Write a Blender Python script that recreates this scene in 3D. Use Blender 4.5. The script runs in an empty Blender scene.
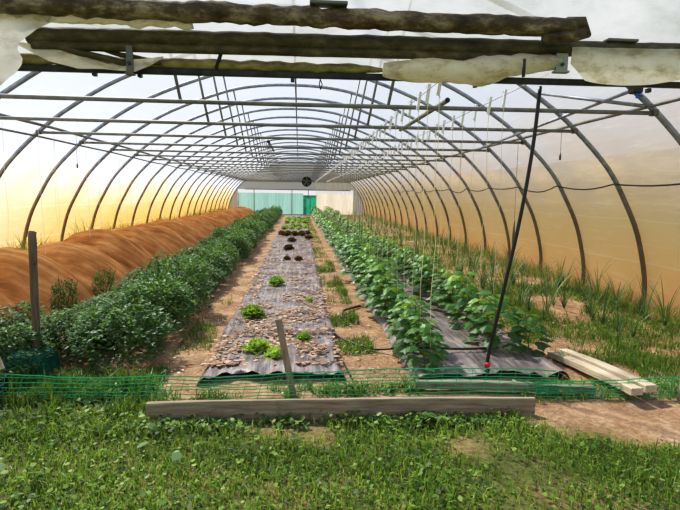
import bpy, math, random
from mathutils import Vector, Matrix, noise
R = random.Random(7)
COL = bpy.context.scene.collection
PI = math.pi

# ------------------------------------------------------------------ helpers
class MB:
    """collects verts / faces, builds one mesh object"""
    def __init__(s): s.v = []; s.f = []; s.a = []
    def face(s, pts, a=None):
        n = len(s.v); s.v.extend([tuple(p) for p in pts]); s.f.append(tuple(range(n, n+len(pts))))
        s.a.append(R.random() if a is None else a)
    def box(s, x0, x1, y0, y1, z0, z1, M=None, bev=0.0):
        b = bev
        P = []
        for z, i in ((z0, b), (z0+b, 0), (z1-b, 0), (z1, b)):
            P.append([(x0+i, y0+b), (x1-i, y0+b), (x1-i, y1-b), (x0+i, y1-b)] if i else [(x0, y0), (x1, y0), (x1, y1), (x0, y1)])
        zs = (z0, z0+b, z1-b, z1)
        n = len(s.v)
        for k in range(4):
            for (x, y) in P[k]:
                p = Vector((x, y, zs[k]))
                if M: p = M @ p
                s.v.append(tuple(p))
        a = R.random()
        fs = [(n+3, n+2, n+1, n), (n+12, n+13, n+14, n+15)]
        for k in range(3):
            for j in range(4):
                q = (j+1) % 4
                fs.append((n+4*k+j, n+4*k+q, n+4*k+4+q, n+4*k+4+j))
        s.f += fs; s.a += [a]*len(fs)
    def tube(s, pts, r, seg=8, cap=True, rough=0.0, freq=3.0, flat=1.0):
        pts = [Vector(p) for p in pts]; n0 = len(s.v); N = len(pts)
        rs = r if isinstance(r, (list, tuple)) else [r]*N
        prev = None
        for i, p in enumerate(pts):
            d = (pts[min(i+1, N-1)] - pts[max(i-1, 0)]).normalized()
            if prev is None:
                up = Vector((0, 0, 1)) if abs(d.z) < .9 else Vector((0, 1, 0))
                a = d.cross(up).normalized()
            else:
                a = (prev - d*prev.dot(d)).normalized()
            prev = a; b = d.cross(a)
            for j in range(seg):
                t = 2*PI*j/seg
                o = a*math.cos(t) + b*math.sin(t)*flat
                rr = rs[i]
                if rough: rr *= 1 + rough*noise.noise((p + o*rs[i])*freq) + rough*.5*noise.noise((p+o*rs[i])*freq*3.1)
                s.v.append(tuple(p + o*rr))
        v = R.random()
        for i in range(N-1):
            for j in range(seg):
                q = (j+1) % seg
                s.f.append((n0+i*seg+j, n0+i*seg+q, n0+(i+1)*seg+q, n0+(i+1)*seg+j)); s.a.append(v)
        if cap:
            s.f.append(tuple(n0+j for j in reversed(range(seg)))); s.a.append(v)
            s.f.append(tuple(n0+(N-1)*seg+j for j in range(seg))); s.a.append(v)
    def grid(s, nx, ny, fn, keep=None):
        n0 = len(s.v)
        for j in range(ny+1):
            for i in range(nx+1): s.v.append(tuple(fn(i/nx, j/ny)))
        for j in range(ny):
            for i in range(nx):
                if keep and not keep((i+.5)/nx, (j+.5)/ny): continue
                a = n0+j*(nx+1)+i
                s.f.append((a, a+1, a+nx+2, a+nx+1)); s.a.append(.5)
    def build(s, name, mat, parent=None, smooth=False):
        me = bpy.data.meshes.new(name); me.from_pydata(s.v, [], s.f)
        at = me.attributes.new('var', 'FLOAT', 'FACE'); at.data.foreach_set('value', s.a)
        if smooth: me.polygons.foreach_set('use_smooth', [True]*len(me.polygons))
        me.materials.append(mat); me.update()
        o = bpy.data.objects.new(name, me); COL.objects.link(o)
        if parent: o.parent = parent
        return o
def tag(o, label=None, cat=None, group=None, kind=None):
    if label: o['label'] = label
    if cat: o['category'] = cat
    if group: o['group'] = group
    if kind: o['kind'] = kind
    return o
def empty(name, loc=(0, 0, 0)):
    o = bpy.data.objects.new(name, None); o.location = loc; o.empty_display_size = .1; COL.objects.link(o); return o
def copy_tree(o, parent=None):
    c = o.copy(); COL.objects.link(c)
    if parent: c.parent = parent
    for ch in [x for x in KIDS.get(o.name, [])]: copy_tree(ch, c)
    return c
KIDS = {}
def index_kids():
    KIDS.clear()
    for o in bpy.data.objects:
        if o.parent: KIDS.setdefault(o.parent.name, []).append(o)
ORD = ['first','second','third','fourth','fifth','sixth','seventh','eighth','ninth','tenth','eleventh','twelfth','thirteenth','fourteenth','fifteenth','sixteenth','seventeenth','eighteenth','nineteenth','twentieth','twenty-first','twenty-second','twenty-third','twenty-fourth']

# ------------------------------------------------------------------ materials
def mat(name, fn):
    m = bpy.data.materials.new(name); m.use_nodes = True; nt = m.node_tree; nt.nodes.clear()
    out = nt.nodes.new('ShaderNodeOutputMaterial'); sh = fn(nt); nt.links.new(sh, out.inputs['Surface']); return m
def N(nt, t, **kw):
    n = nt.nodes.new(t)
    for k, v in kw.items():
        if k in n.inputs: n.inputs[k].default_value = v
        else: setattr(n, k, v)
    return n
def ramp(nt, fac, stops):
    r = nt.nodes.new('ShaderNodeValToRGB'); e = r.color_ramp.elements
    while len(e) < len(stops): e.new(.5)
    for i, (p, c) in enumerate(stops): e[i].position = p; e[i].color = (*c, 1)
    nt.links.new(fac, r.inputs[0]); return r.outputs[0]
def coords(nt, scale=(1, 1, 1)):
    g = nt.nodes.new('ShaderNodeNewGeometry'); mp = nt.nodes.new('ShaderNodeMapping'); mp.inputs['Scale'].default_value = scale
    nt.links.new(g.outputs['Position'], mp.inputs[0]); return mp.outputs[0]
def ocoords(nt, scale=(1, 1, 1)):
    g = nt.nodes.new('ShaderNodeTexCoord'); mp = nt.nodes.new('ShaderNodeMapping'); mp.inputs['Scale'].default_value = scale
    nt.links.new(g.outputs['Object'], mp.inputs[0]); return mp.outputs[0]
def noise_f(nt, co, scale, detail=4, rough=.6):
    n = N(nt, 'ShaderNodeTexNoise', Scale=scale, Detail=detail, Roughness=rough); nt.links.new(co, n.inputs['Vector']); return n.outputs['Fac']
def mixc(nt, fac, a, b, mode='MIX'):
    m = nt.nodes.new('ShaderNodeMix'); m.data_type = 'RGBA'; m.blend_type = mode
    for s, x in ((m.inputs[0], fac), (m.inputs[6], a), (m.inputs[7], b)):
        if isinstance(x, (int, float)): s.default_value = x
        elif isinstance(x, tuple): s.default_value = (*x, 1)
        else: nt.links.new(x, s)
    return m.outputs[2]
def math_(nt, op, a, b=0.0):
    m = nt.nodes.new('ShaderNodeMath'); m.operation = op
    for s, x in ((m.inputs[0], a), (m.inputs[1], b)):
        if isinstance(x, (int, float)): s.default_value = x
        else: nt.links.new(x, s)
    return m.outputs[0]
def mrange(nt, v, a, b, c=0.0, d=1.0):
    m = nt.nodes.new('ShaderNodeMapRange'); nt.links.new(v, m.inputs[0])
    for i, x in enumerate((a, b, c, d)): m.inputs[i+1].default_value = x
    return m.outputs[0]
def sepxyz(nt):
    g = nt.nodes.new('ShaderNodeNewGeometry'); s = nt.nodes.new('ShaderNodeSeparateXYZ'); nt.links.new(g.outputs['Position'], s.inputs[0]); return s.outputs
def bsdf(nt, col, rough=.7, metal=0.0, spec=.3, bump=None, bstr=.3, bdist=.02):
    p = N(nt, 'ShaderNodeBsdfPrincipled', Roughness=rough, Metallic=metal)
    p.inputs['Specular IOR Level'].default_value = spec
    if isinstance(col, tuple): p.inputs['Base Color'].default_value = (*col, 1)
    else: nt.links.new(col, p.inputs['Base Color'])
    if bump is not None:
        b = N(nt, 'ShaderNodeBump', Strength=bstr, Distance=bdist); nt.links.new(bump, b.inputs['Height']); nt.links.new(b.outputs[0], p.inputs['Normal'])
    return p.outputs[0]
def mixs(nt, fac, a, b):
    m = nt.nodes.new('ShaderNodeMixShader')
    if isinstance(fac, (int, float)): m.inputs[0].default_value = fac
    else: nt.links.new(fac, m.inputs[0])
    nt.links.new(a, m.inputs[1]); nt.links.new(b, m.inputs[2]); return m.outputs[0]
def transl(nt, col):
    t = nt.nodes.new('ShaderNodeBsdfTranslucent')
    if isinstance(col, tuple): t.inputs[0].default_value = (*col, 1)
    else: nt.links.new(col, t.inputs[0])
    return t.outputs[0]
def transp(nt, col=(1, 1, 1)):
    t = nt.nodes.new('ShaderNodeBsdfTransparent'); t.inputs[0].default_value = (*col, 1); return t.outputs[0]

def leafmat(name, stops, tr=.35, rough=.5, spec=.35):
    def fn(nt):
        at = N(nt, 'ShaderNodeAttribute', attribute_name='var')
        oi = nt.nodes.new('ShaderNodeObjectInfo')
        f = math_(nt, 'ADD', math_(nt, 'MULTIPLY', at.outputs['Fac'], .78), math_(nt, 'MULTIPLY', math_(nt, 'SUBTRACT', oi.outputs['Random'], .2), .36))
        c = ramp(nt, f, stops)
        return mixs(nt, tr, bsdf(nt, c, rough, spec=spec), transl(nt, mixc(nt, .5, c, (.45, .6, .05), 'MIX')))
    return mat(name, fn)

def filmmat(name, side):
    def fn(nt):
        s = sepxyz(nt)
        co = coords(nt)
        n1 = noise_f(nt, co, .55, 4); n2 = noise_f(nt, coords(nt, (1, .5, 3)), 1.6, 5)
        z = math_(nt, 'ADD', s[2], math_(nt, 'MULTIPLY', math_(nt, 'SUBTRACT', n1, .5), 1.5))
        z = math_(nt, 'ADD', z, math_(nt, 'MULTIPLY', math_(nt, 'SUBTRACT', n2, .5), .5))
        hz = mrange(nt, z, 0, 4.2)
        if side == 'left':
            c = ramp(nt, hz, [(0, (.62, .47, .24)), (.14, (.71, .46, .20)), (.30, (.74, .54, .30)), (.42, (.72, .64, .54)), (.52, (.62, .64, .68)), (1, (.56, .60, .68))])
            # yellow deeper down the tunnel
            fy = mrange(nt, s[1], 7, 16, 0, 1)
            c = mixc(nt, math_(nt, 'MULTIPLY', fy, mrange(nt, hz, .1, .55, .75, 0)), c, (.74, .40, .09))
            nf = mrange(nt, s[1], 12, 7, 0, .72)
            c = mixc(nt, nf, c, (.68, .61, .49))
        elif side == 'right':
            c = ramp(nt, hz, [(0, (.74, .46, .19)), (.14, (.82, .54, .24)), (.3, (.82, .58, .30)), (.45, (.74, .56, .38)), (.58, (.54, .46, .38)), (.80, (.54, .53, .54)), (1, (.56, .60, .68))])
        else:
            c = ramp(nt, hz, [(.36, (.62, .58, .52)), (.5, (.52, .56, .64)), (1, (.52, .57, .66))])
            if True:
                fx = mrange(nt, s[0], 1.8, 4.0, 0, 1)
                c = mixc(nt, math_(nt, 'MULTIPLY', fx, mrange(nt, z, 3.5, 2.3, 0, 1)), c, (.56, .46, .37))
        # pale welded seams in the side sheets
        st = noise_f(nt, coords(nt, (.3, .6, 8)), 3, 3)
        c = mixc(nt, mrange(nt, st, .55, .75, 0, .35), c, mixc(nt, .5, c, (1, .95, .85)))
        for zz in (.62, 1.28):
            w = math_(nt, 'ABSOLUTE', math_(nt, 'SUBTRACT', math_(nt, 'ADD', s[2], math_(nt, 'MULTIPLY', n1, .12)), zz+.06))
            c = mixc(nt, mrange(nt, w, .0, .02, .22, 0), c, (.95, .88, .75))
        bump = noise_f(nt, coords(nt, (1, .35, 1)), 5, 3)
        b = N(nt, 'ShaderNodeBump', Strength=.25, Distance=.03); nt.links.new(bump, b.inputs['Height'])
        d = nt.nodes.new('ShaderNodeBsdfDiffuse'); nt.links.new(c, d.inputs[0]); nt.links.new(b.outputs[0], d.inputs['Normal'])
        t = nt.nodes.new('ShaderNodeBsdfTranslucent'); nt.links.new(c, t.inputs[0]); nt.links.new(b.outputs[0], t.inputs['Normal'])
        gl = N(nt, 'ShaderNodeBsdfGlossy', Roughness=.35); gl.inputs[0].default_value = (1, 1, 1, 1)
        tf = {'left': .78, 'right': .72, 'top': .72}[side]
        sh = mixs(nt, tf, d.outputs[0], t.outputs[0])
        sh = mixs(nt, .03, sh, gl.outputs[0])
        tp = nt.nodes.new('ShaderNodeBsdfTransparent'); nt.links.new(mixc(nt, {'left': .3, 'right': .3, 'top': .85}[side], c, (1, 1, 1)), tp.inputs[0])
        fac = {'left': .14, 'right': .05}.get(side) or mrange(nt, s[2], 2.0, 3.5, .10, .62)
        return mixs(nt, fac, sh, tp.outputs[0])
    return mat(name, fn)

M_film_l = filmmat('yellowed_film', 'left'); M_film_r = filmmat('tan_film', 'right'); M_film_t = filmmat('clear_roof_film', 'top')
def cloudy(nt):
    c = ramp(nt, noise_f(nt, coords(nt, (1, 1, 2)), 1.8, 6, .65), [(.3, (.44, .44, .37)), (.5, (.62, .63, .60)), (.7, (.76, .76, .75))])
    return mixs(nt, .30, mixs(nt, .75, bsdf(nt, c, .6, bump=noise_f(nt, coords(nt), 3, 4), bstr=.4, bdist=.05), transl(nt, c)), transp(nt))
M_gable = mat('gable_film', cloudy)
def dirtyfilm(a, b, c3, tr):
    def fn(nt):
        c = ramp(nt, noise_f(nt, coords(nt, (1, 2, 2)), 5, 7, .7), [(.32, a), (.5, b), (.68, c3)])
        return mixs(nt, tr, bsdf(nt, c, .55, bump=noise_f(nt, coords(nt, (.6, 2, 2)), 14, 5), bstr=.5, bdist=.02), transl(nt, c))
    return fn
M_cream = mat('cream_film', dirtyfilm((.52, .44, .26), (.88, .82, .66), (.95, .93, .86), .55))
M_white = mat('white_torn_film', dirtyfilm((.70, .64, .55), (.95, .93, .88), (.98, .97, .95), .68))
M_rollA = mat('dirty_roll', dirtyfilm((.025, .015, .006), (.12, .08, .035), (.42, .34, .21), .06))
M_rollB = mat('olive_roll', dirtyfilm((.035, .028, .010), (.09, .07, .026), (.20, .165, .085), .04))
M_rollC = mat('yellowed_folds', dirtyfilm((.14, .11, .03), (.34, .28, .09), (.60, .50, .24), .2))
def galv(nt):
    n = noise_f(nt, coords(nt), 9, 4)
    low = mrange(nt, sepxyz(nt)[2], 2.1, 1.2, 0, 1)
    c = ramp(nt, n, [(.3, (.22, .24, .28)), (.7, (.42, .45, .50))])
    c = mixc(nt, math_(nt, 'MULTIPLY', low, .7), c, (.19, .115, .045))
    return bsdf(nt, c, .5, .45, .4)
M_galv = mat('galvanized_steel', galv)
M_tie = mat('dull_steel', lambda nt: bsdf(nt, ramp(nt, noise_f(nt, coords(nt), 7, 4), [(.3, (.17, .17, .15)), (.7, (.30, .30, .28))]), .55, .35))
M_darksteel = mat('dark_steel', lambda nt: bsdf(nt, ramp(nt, noise_f(nt, coords(nt), 10, 4), [(.3, (.018, .018, .022)), (.7, (.06, .06, .065))]), .5, .3))
M_bracket = mat('bracket_steel', lambda nt: bsdf(nt, (.16, .16, .13), .5, .4))
M_rubber = mat('black_plastic', lambda nt: bsdf(nt, (.012, .012, .013), .42, spec=.5))
M_red = mat('red_plastic', lambda nt: bsdf(nt, (.7, .03, .04), .5))
M_blue = mat('blue_plastic', lambda nt: bsdf(nt, (.02, .15, .6), .5))
def woodfn(a, b, sc):
    def fn(nt):
        n = noise_f(nt, ocoords(nt, sc), 4, 6, .6)
        k = noise_f(nt, ocoords(nt), 9, 3)
        c = ramp(nt, n, [(.3, a), (.7, b)]); c = mixc(nt, mrange(nt, k, .62, .75, 0, .6), c, tuple(x*.45 for x in a))
        return bsdf(nt, c, .8, bump=n, bstr=.4, bdist=.01)
    return fn
M_wood = mat('weathered_board', woodfn((.20, .14, .09), (.44, .34, .24), (1, 12, 12)))
M_woodpale = mat('pale_timber', woodfn((.46, .37, .25), (.66, .56, .42), (12, 1.2, 12)))
M_woodgrey = mat('grey_timber', woodfn((.18, .16, .12), (.36, .32, .25), (1, 12, 12)))
M_post = mat('old_post', woodfn((.10, .07, .045), (.28, .20, .13), (14, 14, 1)))
M_stake = mat('stake_wood', woodfn((.20, .15, .10), (.42, .33, .24), (14, 14, 1)))

def soil(nt):
    s = sepxyz(nt); co = coords(nt)
    n = noise_f(nt, co, 2.2, 6, .6); m = noise_f(nt, co, 22, 5, .7)
    c = ramp(nt, n, [(.28, (.27, .155, .085)), (.5, (.44, .28, .17)), (.72, (.58, .41, .27))])
    c = mixc(nt, mrange(nt, m, .40, .62, .55, 0), c, (.17, .095, .05))
    c = mixc(nt, mrange(nt, m, .62, .75, 0, .5), c, (.60, .46, .33))
    # thatch under the grass outside the doorway
    g = mrange(nt, math_(nt, 'ADD', s[1], math_(nt, 'MULTIPLY', n, -.5)), 3.2, 3.7, 1, 0)
    g = math_(nt, 'MULTIPLY', g, mrange(nt, math_(nt, 'SUBTRACT', math_(nt, 'ABSOLUTE', math_(nt, 'SUBTRACT', s[0], 2.65)), math_(nt, 'MULTIPLY', math_(nt, 'SUBTRACT', s[1], 3.0), 1.2)), -.1, .6, 0, 1))
    th = ramp(nt, m, [(.3, (.05, .065, .015)), (.6, (.15, .16, .05)), (.8, (.26, .20, .09))])
    c = mixc(nt, math_(nt, 'MULTIPLY', g, mrange(nt, noise_f(nt, co, 1.6, 3), .40, .52, .55, .95)), c, th)
    b = math_(nt, 'ADD', n, math_(nt, 'MULTIPLY', m, .6))
    return bsdf(nt, c, .95, spec=.1, bump=b, bstr=.8, bdist=.05)
M_soil = mat('dry_soil', soil)
M_outside = mat('outside_meadow', lambda nt: bsdf(nt, ramp(nt, noise_f(nt, coords(nt), .5, 6), [(.3, (.06, .10, .02)), (.7, (.18, .21, .07))]), .95))
def mulch(nt):
    w = noise_f(nt, coords(nt, (14, .9, 1)), 1.6, 5, .6); n = noise_f(nt, coords(nt), 3.5, 5)
    c = ramp(nt, math_(nt, 'ADD', math_(nt, 'MULTIPLY', w, .6), math_(nt, 'MULTIPLY', n, .4)), [(.34, (.06, .052, .052)), (.5, (.16, .132, .13)), (.66, (.36, .31, .295))])
    d = noise_f(nt, coords(nt), 6, 5)
    c = mixc(nt, mrange(nt, d, .5, .68, 0, .55), c, (.34, .23, .17))
    return bsdf(nt, c, .42, spec=.5, bump=w, bstr=.7, bdist=.03)
M_mulch = mat('mulch_film', mulch)
def coverf(nt):
    w = noise_f(nt, coords(nt, (1.2, 9, 1.2)), 1.5, 5, .6); n = noise_f(nt, coords(nt), 2.0, 4)
    c = ramp(nt, math_(nt, 'ADD', math_(nt, 'MULTIPLY', w, .6), math_(nt, 'MULTIPLY', n, .4)), [(.34, (.30, .12, .035)), (.5, (.54, .24, .075)), (.68, (.78, .43, .18))])
    return mixs(nt, .14, bsdf(nt, c, .85, spec=.1, bump=w, bstr=.4, bdist=.05), transl(nt, c))
M_cover = mat('orange_netting', coverf)
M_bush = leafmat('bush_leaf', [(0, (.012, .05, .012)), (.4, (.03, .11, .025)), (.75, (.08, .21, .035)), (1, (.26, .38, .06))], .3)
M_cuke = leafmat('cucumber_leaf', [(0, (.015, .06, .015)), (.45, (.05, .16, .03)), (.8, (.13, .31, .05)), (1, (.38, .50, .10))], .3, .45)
M_leek = leafmat('leek_leaf', [(0, (.025, .07, .04)), (.6, (.07, .16, .07)), (1, (.24, .34, .12))], .25)
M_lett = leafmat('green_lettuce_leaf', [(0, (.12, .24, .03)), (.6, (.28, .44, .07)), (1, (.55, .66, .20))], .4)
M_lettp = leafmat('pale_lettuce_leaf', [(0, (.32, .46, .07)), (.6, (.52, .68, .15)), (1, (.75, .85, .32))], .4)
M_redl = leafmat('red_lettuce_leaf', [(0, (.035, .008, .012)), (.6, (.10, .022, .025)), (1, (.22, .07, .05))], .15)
M_grass = leafmat('grass_blade', [(0, (.02, .055, .01)), (.3, (.07, .16, .02)), (.65, (.22, .36, .05)), (.9, (.48, .56, .14)), (1, (.75, .66, .36))], .4)
M_weed = leafmat('weed_blade', [(0, (.018, .06, .012)), (.5, (.06, .16, .025)), (.9, (.18, .32, .06)), (1, (.50, .46, .20))], .35)
M_dryweed = leafmat('dry_weed', [(0, (.14, .20, .04)), (.5, (.34, .34, .08)), (1, (.60, .50, .20))], .4)
M_litter = leafmat('dry_leaf', [(0, (.13, .07, .04)), (.4, (.34, .20, .13)), (.8, (.58, .41, .28)), (1, (.78, .66, .46))], .1, .8)
M_stem = mat('green_stem', lambda nt: bsdf(nt, (.10, .20, .04), .6))
M_twine = mat('twine', lambda nt: bsdf(nt, (.80, .72, .42), .8))
M_twinew = mat('pale_twine', lambda nt: bsdf(nt, (.80, .78, .70), .8))
M_hook = mat('white_hook', lambda nt: bsdf(nt, (.85, .84, .82), .5))
M_net = mat('green_plastic', lambda nt: mixs(nt, .3, bsdf(nt, (.02, .50, .20), .4, spec=.4), transl(nt, (.03, .65, .28))))
M_tray = mat('teal_plastic', lambda nt: bsdf(nt, ramp(nt, noise_f(nt, ocoords(nt), 12, 3), [(.4, (.004, .10, .07)), (.7, (.015, .20, .14))]), .45))
M_wire = mat('thin_wire', lambda nt: bsdf(nt, (.35, .35, .36), .5, .5))
M_tealnet = mat('teal_shade_net', lambda nt: mixs(nt, .5, bsdf(nt, ramp(nt, noise_f(nt, coords(nt, (8, 1, .4)), 1.2, 3), [(.35, (.24, .40, .38)), (.65, (.48, .62, .59))]), .8), transl(nt, (.25, .46, .43))))
M_greensheet = mat('green_sheet', lambda nt: mixs(nt, .35, bsdf(nt, ramp(nt, noise_f(nt, coords(nt), 1.5, 3), [(.4, (.015, .24, .14)), (.7, (.15, .50, .36))]), .7), transl(nt, (.03, .4, .25))))
M_beige = mat('beige_film', lambda nt: mixs(nt, .5, bsdf(nt, ramp(nt, noise_f(nt, coords(nt, (2, 1, 1)), .8, 4), [(.35, (.62, .52, .44)), (.65, (.80, .74, .68))]), .8), transl(nt, (.8, .72, .62))))

# ------------------------------------------------------------------ tunnel geometry
XC = -.14; Y0 = 7.43; S = 1.713; KMAX = 20
YK = lambda k: Y0 + S*k
HALF = [(5.40, -.05), (5.385, .4), (5.22, 1.05), (4.98, 1.55), (4.68, 2.03), (4.15, 2.57), (3.62, 2.98), (2.80, 3.46), (1.60, 3.92), (0.8, 4.08), (0, 4.12)]
def catmull(P, n=5):
    out = []
    for i in range(len(P)-1):
        p0 = P[max(i-1, 0)]; p1 = P[i]; p2 = P[i+1]; p3 = P[min(i+2, len(P)-1)]
        for j in range(n):
            t = j/n
            out.append(tuple(.5*((2*b)+(-a+c)*t+(2*a-5*b+4*c-d)*t*t+(-a+3*b-3*c+d)*t**3) for a, b, c, d in zip(p0, p1, p2, p3)))
    out.append(P[-1]); return out
FULL = HALF + [(-x, z) for x, z in reversed(HALF[:-1])]
PROF = catmull(FULL, 4)                      # right base -> apex -> left base
def off(P, d):
    out = []
    for i, (x, z) in enumerate(P):
        a = P[max(i-1, 0)]; b = P[min(i+1, len(P)-1)]
        tx, tz = b[0]-a[0], b[1]-a[1]; l = math.hypot(tx, tz); out.append((x + tz/l*d, z - tx/l*d))
    return out
FP = off(PROF, .05)
def topz(x):
    x -= XC; best = 0
    for (a, b), (c, d) in zip(FP, FP[1:]):
        if (a-x)*(c-x) <= 0 and a != c: best = max(best, b+(d-b)*(x-a)/(c-a))
    return best
# film skins
iR = next(i for i, p in enumerate(FP) if p[1] > 2.1); iL = len(FP)-1-iR
YA, YB = 4.0, YK(KMAX)+.05
def skin(name, i0, i1, m):
    b = MB(); nY = int((YB-YA)/.43)
    def fn(u, v):
        t = i0+u*(i1-i0); i = min(int(t), i1-1); f = t-i
        x = FP[i][0]*(1-f)+FP[i+1][0]*f; z = FP[i][1]*(1-f)+FP[i+1][1]*f
        y = YA+(YB-YA)*v
        sag = .03*math.sin(PI*((y-Y0)/S % 1))
        l = math.hypot(x, z-1.5)
        return (XC + x - sag*x/l, y, z - sag*(z-1.5)/l if z > .3 else z)
    b.grid(i1-i0, nY, fn); o = b.build(name, m, smooth=True); tag(o, kind='structure'); return o
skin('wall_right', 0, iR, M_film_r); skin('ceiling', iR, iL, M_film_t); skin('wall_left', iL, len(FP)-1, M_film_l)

# ground
def gz(x, y): return .022*noise.noise(Vector((x*.9, y*.9, 3)))+.012*noise.noise(Vector((x*4, y*4, 1)))
b = MB(); b.grid(130, 300, lambda u, v: (-7+14*u, .3+43*v*v*.55+43*v*.45, gz(-7+14*u, .3+43*v*v*.55+43*v*.45)-.012))
tag(b.build('floor', M_soil, smooth=True), kind='structure')
b = MB(); b.grid(4, 4, lambda u, v: (-90+180*u, -60+180*v, -.09)); tag(b.build('ground_outside', M_outside), kind='structure')

# gable at the front (above the doorway) and its two side sheets
b = MB()
xs = [-5.4+10.8*i/72+XC for i in range(73)]
for xa, xb in zip(xs, xs[1:]):
    za = 2.5 if -3.1 < (xa+xb)/2 < 3.6 else -.02
    rows = 10
    ta, tb = max(topz(xa), za), max(topz(xb), za)
    for r in range(rows):
        f0, f1 = r/rows, (r+1)/rows
        w = lambda x, z: 4.06+.03*noise.noise(Vector((x*1.4, z*1.4, 0)))
        P = [(xa, za+(ta-za)*f0), (xb, za+(tb-za)*f0), (xb, za+(tb-za)*f1), (xa, za+(ta-za)*f1)]
        b.face([(x, w(x, z), z) for x, z in P], .5)
tag(b.build('wall_front', M_gable), kind='structure')
# back gable
b = MB()
for xa, xb in zip(xs, xs[1:]):
    ta, tb = topz(xa), topz(xb)
    b.face([(xa, YB, 1.92), (xb, YB, 1.92), (xb, YB, max(tb, 1.92)), (xa, YB, max(ta, 1.92))], .5)
    if xb < -4.7: b.face([(xa, YB, 0), (xb, YB, 0), (xb, YB, min(tb, 1.92)), (xa, YB, min(ta, 1.92))], .5)
    if xa > 4.25: b.face([(xa, YB, 0), (xb, YB, 0), (xb, YB, min(tb, 1.92)), (xa, YB, min(ta, 1.92))], .5)
M_back = mat('grey_back_film', lambda nt: mixs(nt, .3, bsdf(nt, (.30, .29, .28), .8), transl(nt, (.30, .30, .30))))
tag(b.build('wall_back', M_back), kind='structure')

# ------------------------------------------------------------------ hoop frames
TL, TR, HT = -4.29, 3.99, 2.56
def hoop_tube(): 
    m = MB(); m.tube([(XC+x, 0, z) for x, z in PROF], .036, 8); return m
def make_hoop(full=True):
    root = empty('hoop_frame', (0, 0, 0))
    hoop_tube().build('hoop', M_galv, root, True)
    if full:
        m = MB(); m.tube([(TL, 0, HT-.005), (XC, 0, HT-.015), (TR, 0, HT-.005)], .024, 8); tb = m.build('tie_bar', M_tie, root, True)
        for s in (-1, 1):
            m = MB(); xa = XC+s*1.1; xb = XC+s*1.38
            m.tube([(xa, 0, HT), (xb, 0, topz(xb)-.05)], .017, 6); m.build('hanger', M_tie, root, True)
        for x in (TL, TR):
            m = MB(); m.box(x-.03, x+.03, -.045, .045, HT-.035, HT+.035, bev=.008); m.build('clamp', M_bracket, tb)
    return root
door_hoop = make_hoop(False); door_hoop.location = (0, YK(-2), 0)
tag(door_hoop, 'galvanized end hoop of the tunnel standing over the doorway, without a tie bar', 'hoop frame')
h0 = make_hoop(); index_kids()
for k in range(-1, KMAX+1):
    o = h0 if k == -1 else copy_tree(h0)
    o.location = (0, YK(k), 0)
    lab = f"galvanized hoop frame with tie bar and two hangers, {ORD[k+1]} one behind the doorway" if k < KMAX else 'galvanized hoop frame against the far end wall, behind all the others'
    tag(o, lab, 'hoop frame', 'hoop frames along the tunnel')
# longitudinal pipes
def pipe(name, pts, r, m, label, cat, group=None, seg=8):
    b = MB(); b.tube(pts, r, seg); o = b.build(name, m, smooth=True)
    if label: tag(o, label, cat, group)
    return o
pipe('ridge_pipe', [(XC+.06, y, 4.05) for y in (4.1, 15, 28, YB-.1)], .02, M_tie, 'thin straight ridge pipe running under the top of the hoops', 'pipe')
def longy(x, z, n=22, amp=.02): return [(x+amp*noise.noise(Vector((i*.7, x, 0))), 4.1+(YB-4.3)*i/n, z+amp*noise.noise(Vector((i*.9, 5, x)))) for i in range(n+1)]
pipe('side_pipe', longy(-4.10, 2.635), .024, M_tie, 'upper of the two long side pipes along the left tie bar ends', 'pipe')
pipe('side_pipe', longy(-4.34, 2.49, amp=.03), .018, M_tie, 'lower of the two long side pipes along the left tie bar ends', 'pipe')
pipe('side_pipe', longy(3.93, 2.63), .022, M_tie, 'long side pipe along the right tie bar ends', 'pipe')
pipe('diagonal_brace', [(3.72, YK(-1), 2.80), (3.80, YK(2), 2.60)], .022, M_galv, 'slanting brace pipe running back from the clamp with the blue tie', 'brace')
pipe('diagonal_brace', [(3.88, YK(-1), 2.63), (3.40, YK(0), 3.08)], .022, M_galv, 'short brace pipe rising from the first right tie bar end to a hoop', 'brace')
lp = empty('loose_pipe', (1.58, 6.9, 2.615))
def loosepipe(loc, L, r):
    b = MB(); b.tube([(0, -L/2, 0), (0, L/2, 0)], r, 12, cap=False); return b
loosepipe(None, 2.6, .028).build('tube', M_tie, lp, True)
b = MB(); b.tube([(0, -1.302, 0), (0, -1.27, 0)], .022, 12); b.build('dark_opening', M_rubber, lp)
tag(lp, 'short loose pipe with a dark open end lying across the tie bars, right of centre', 'pipe')
lp2 = empty('loose_pipe', (-.60, 11.6, 2.612))
loosepipe(None, 2.2, .024).build('tube', M_tie, lp2, True)
b = MB(); b.tube([(0, -1.102, 0), (0, -1.02, 0)], .034, 12); b.build('dark_opening', M_rubber, lp2)
tag(lp2, 'small loose pipe with a dark end lying on tie bars deeper in', 'pipe')
# clamp with blue tie on the first hoop
c = empty('pipe_clamp', (3.72, YK(-1)-.05, 2.80))
b = MB(); b.box(-.055, .055, -.05, .05, -.05, .05, bev=.015); b.build('clamp_body', M_rubber, c)
b = MB(); b.tube([(-.02, -.05, -.06), (.04, -.07, -.085), (-.03, -.06, -.1)], .012, 6); b.build('tie', M_blue, c)
tag(c, 'black pipe clamp with a blue tie, high on the first right hoop', 'clamp')

# support wires for strings
for x, lab in ((1.22, 'support wire over the cucumber row beside the bare path'), (2.02, 'support wire over the cucumber row nearer the leeks')):
    pipe('support_wire', [(x, 4.2+i*(YB-4.3)/30, HT+.035) for i in range(31)], .004, M_wire, lab, 'wire', 'wires along the tie bars', 5)
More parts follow.
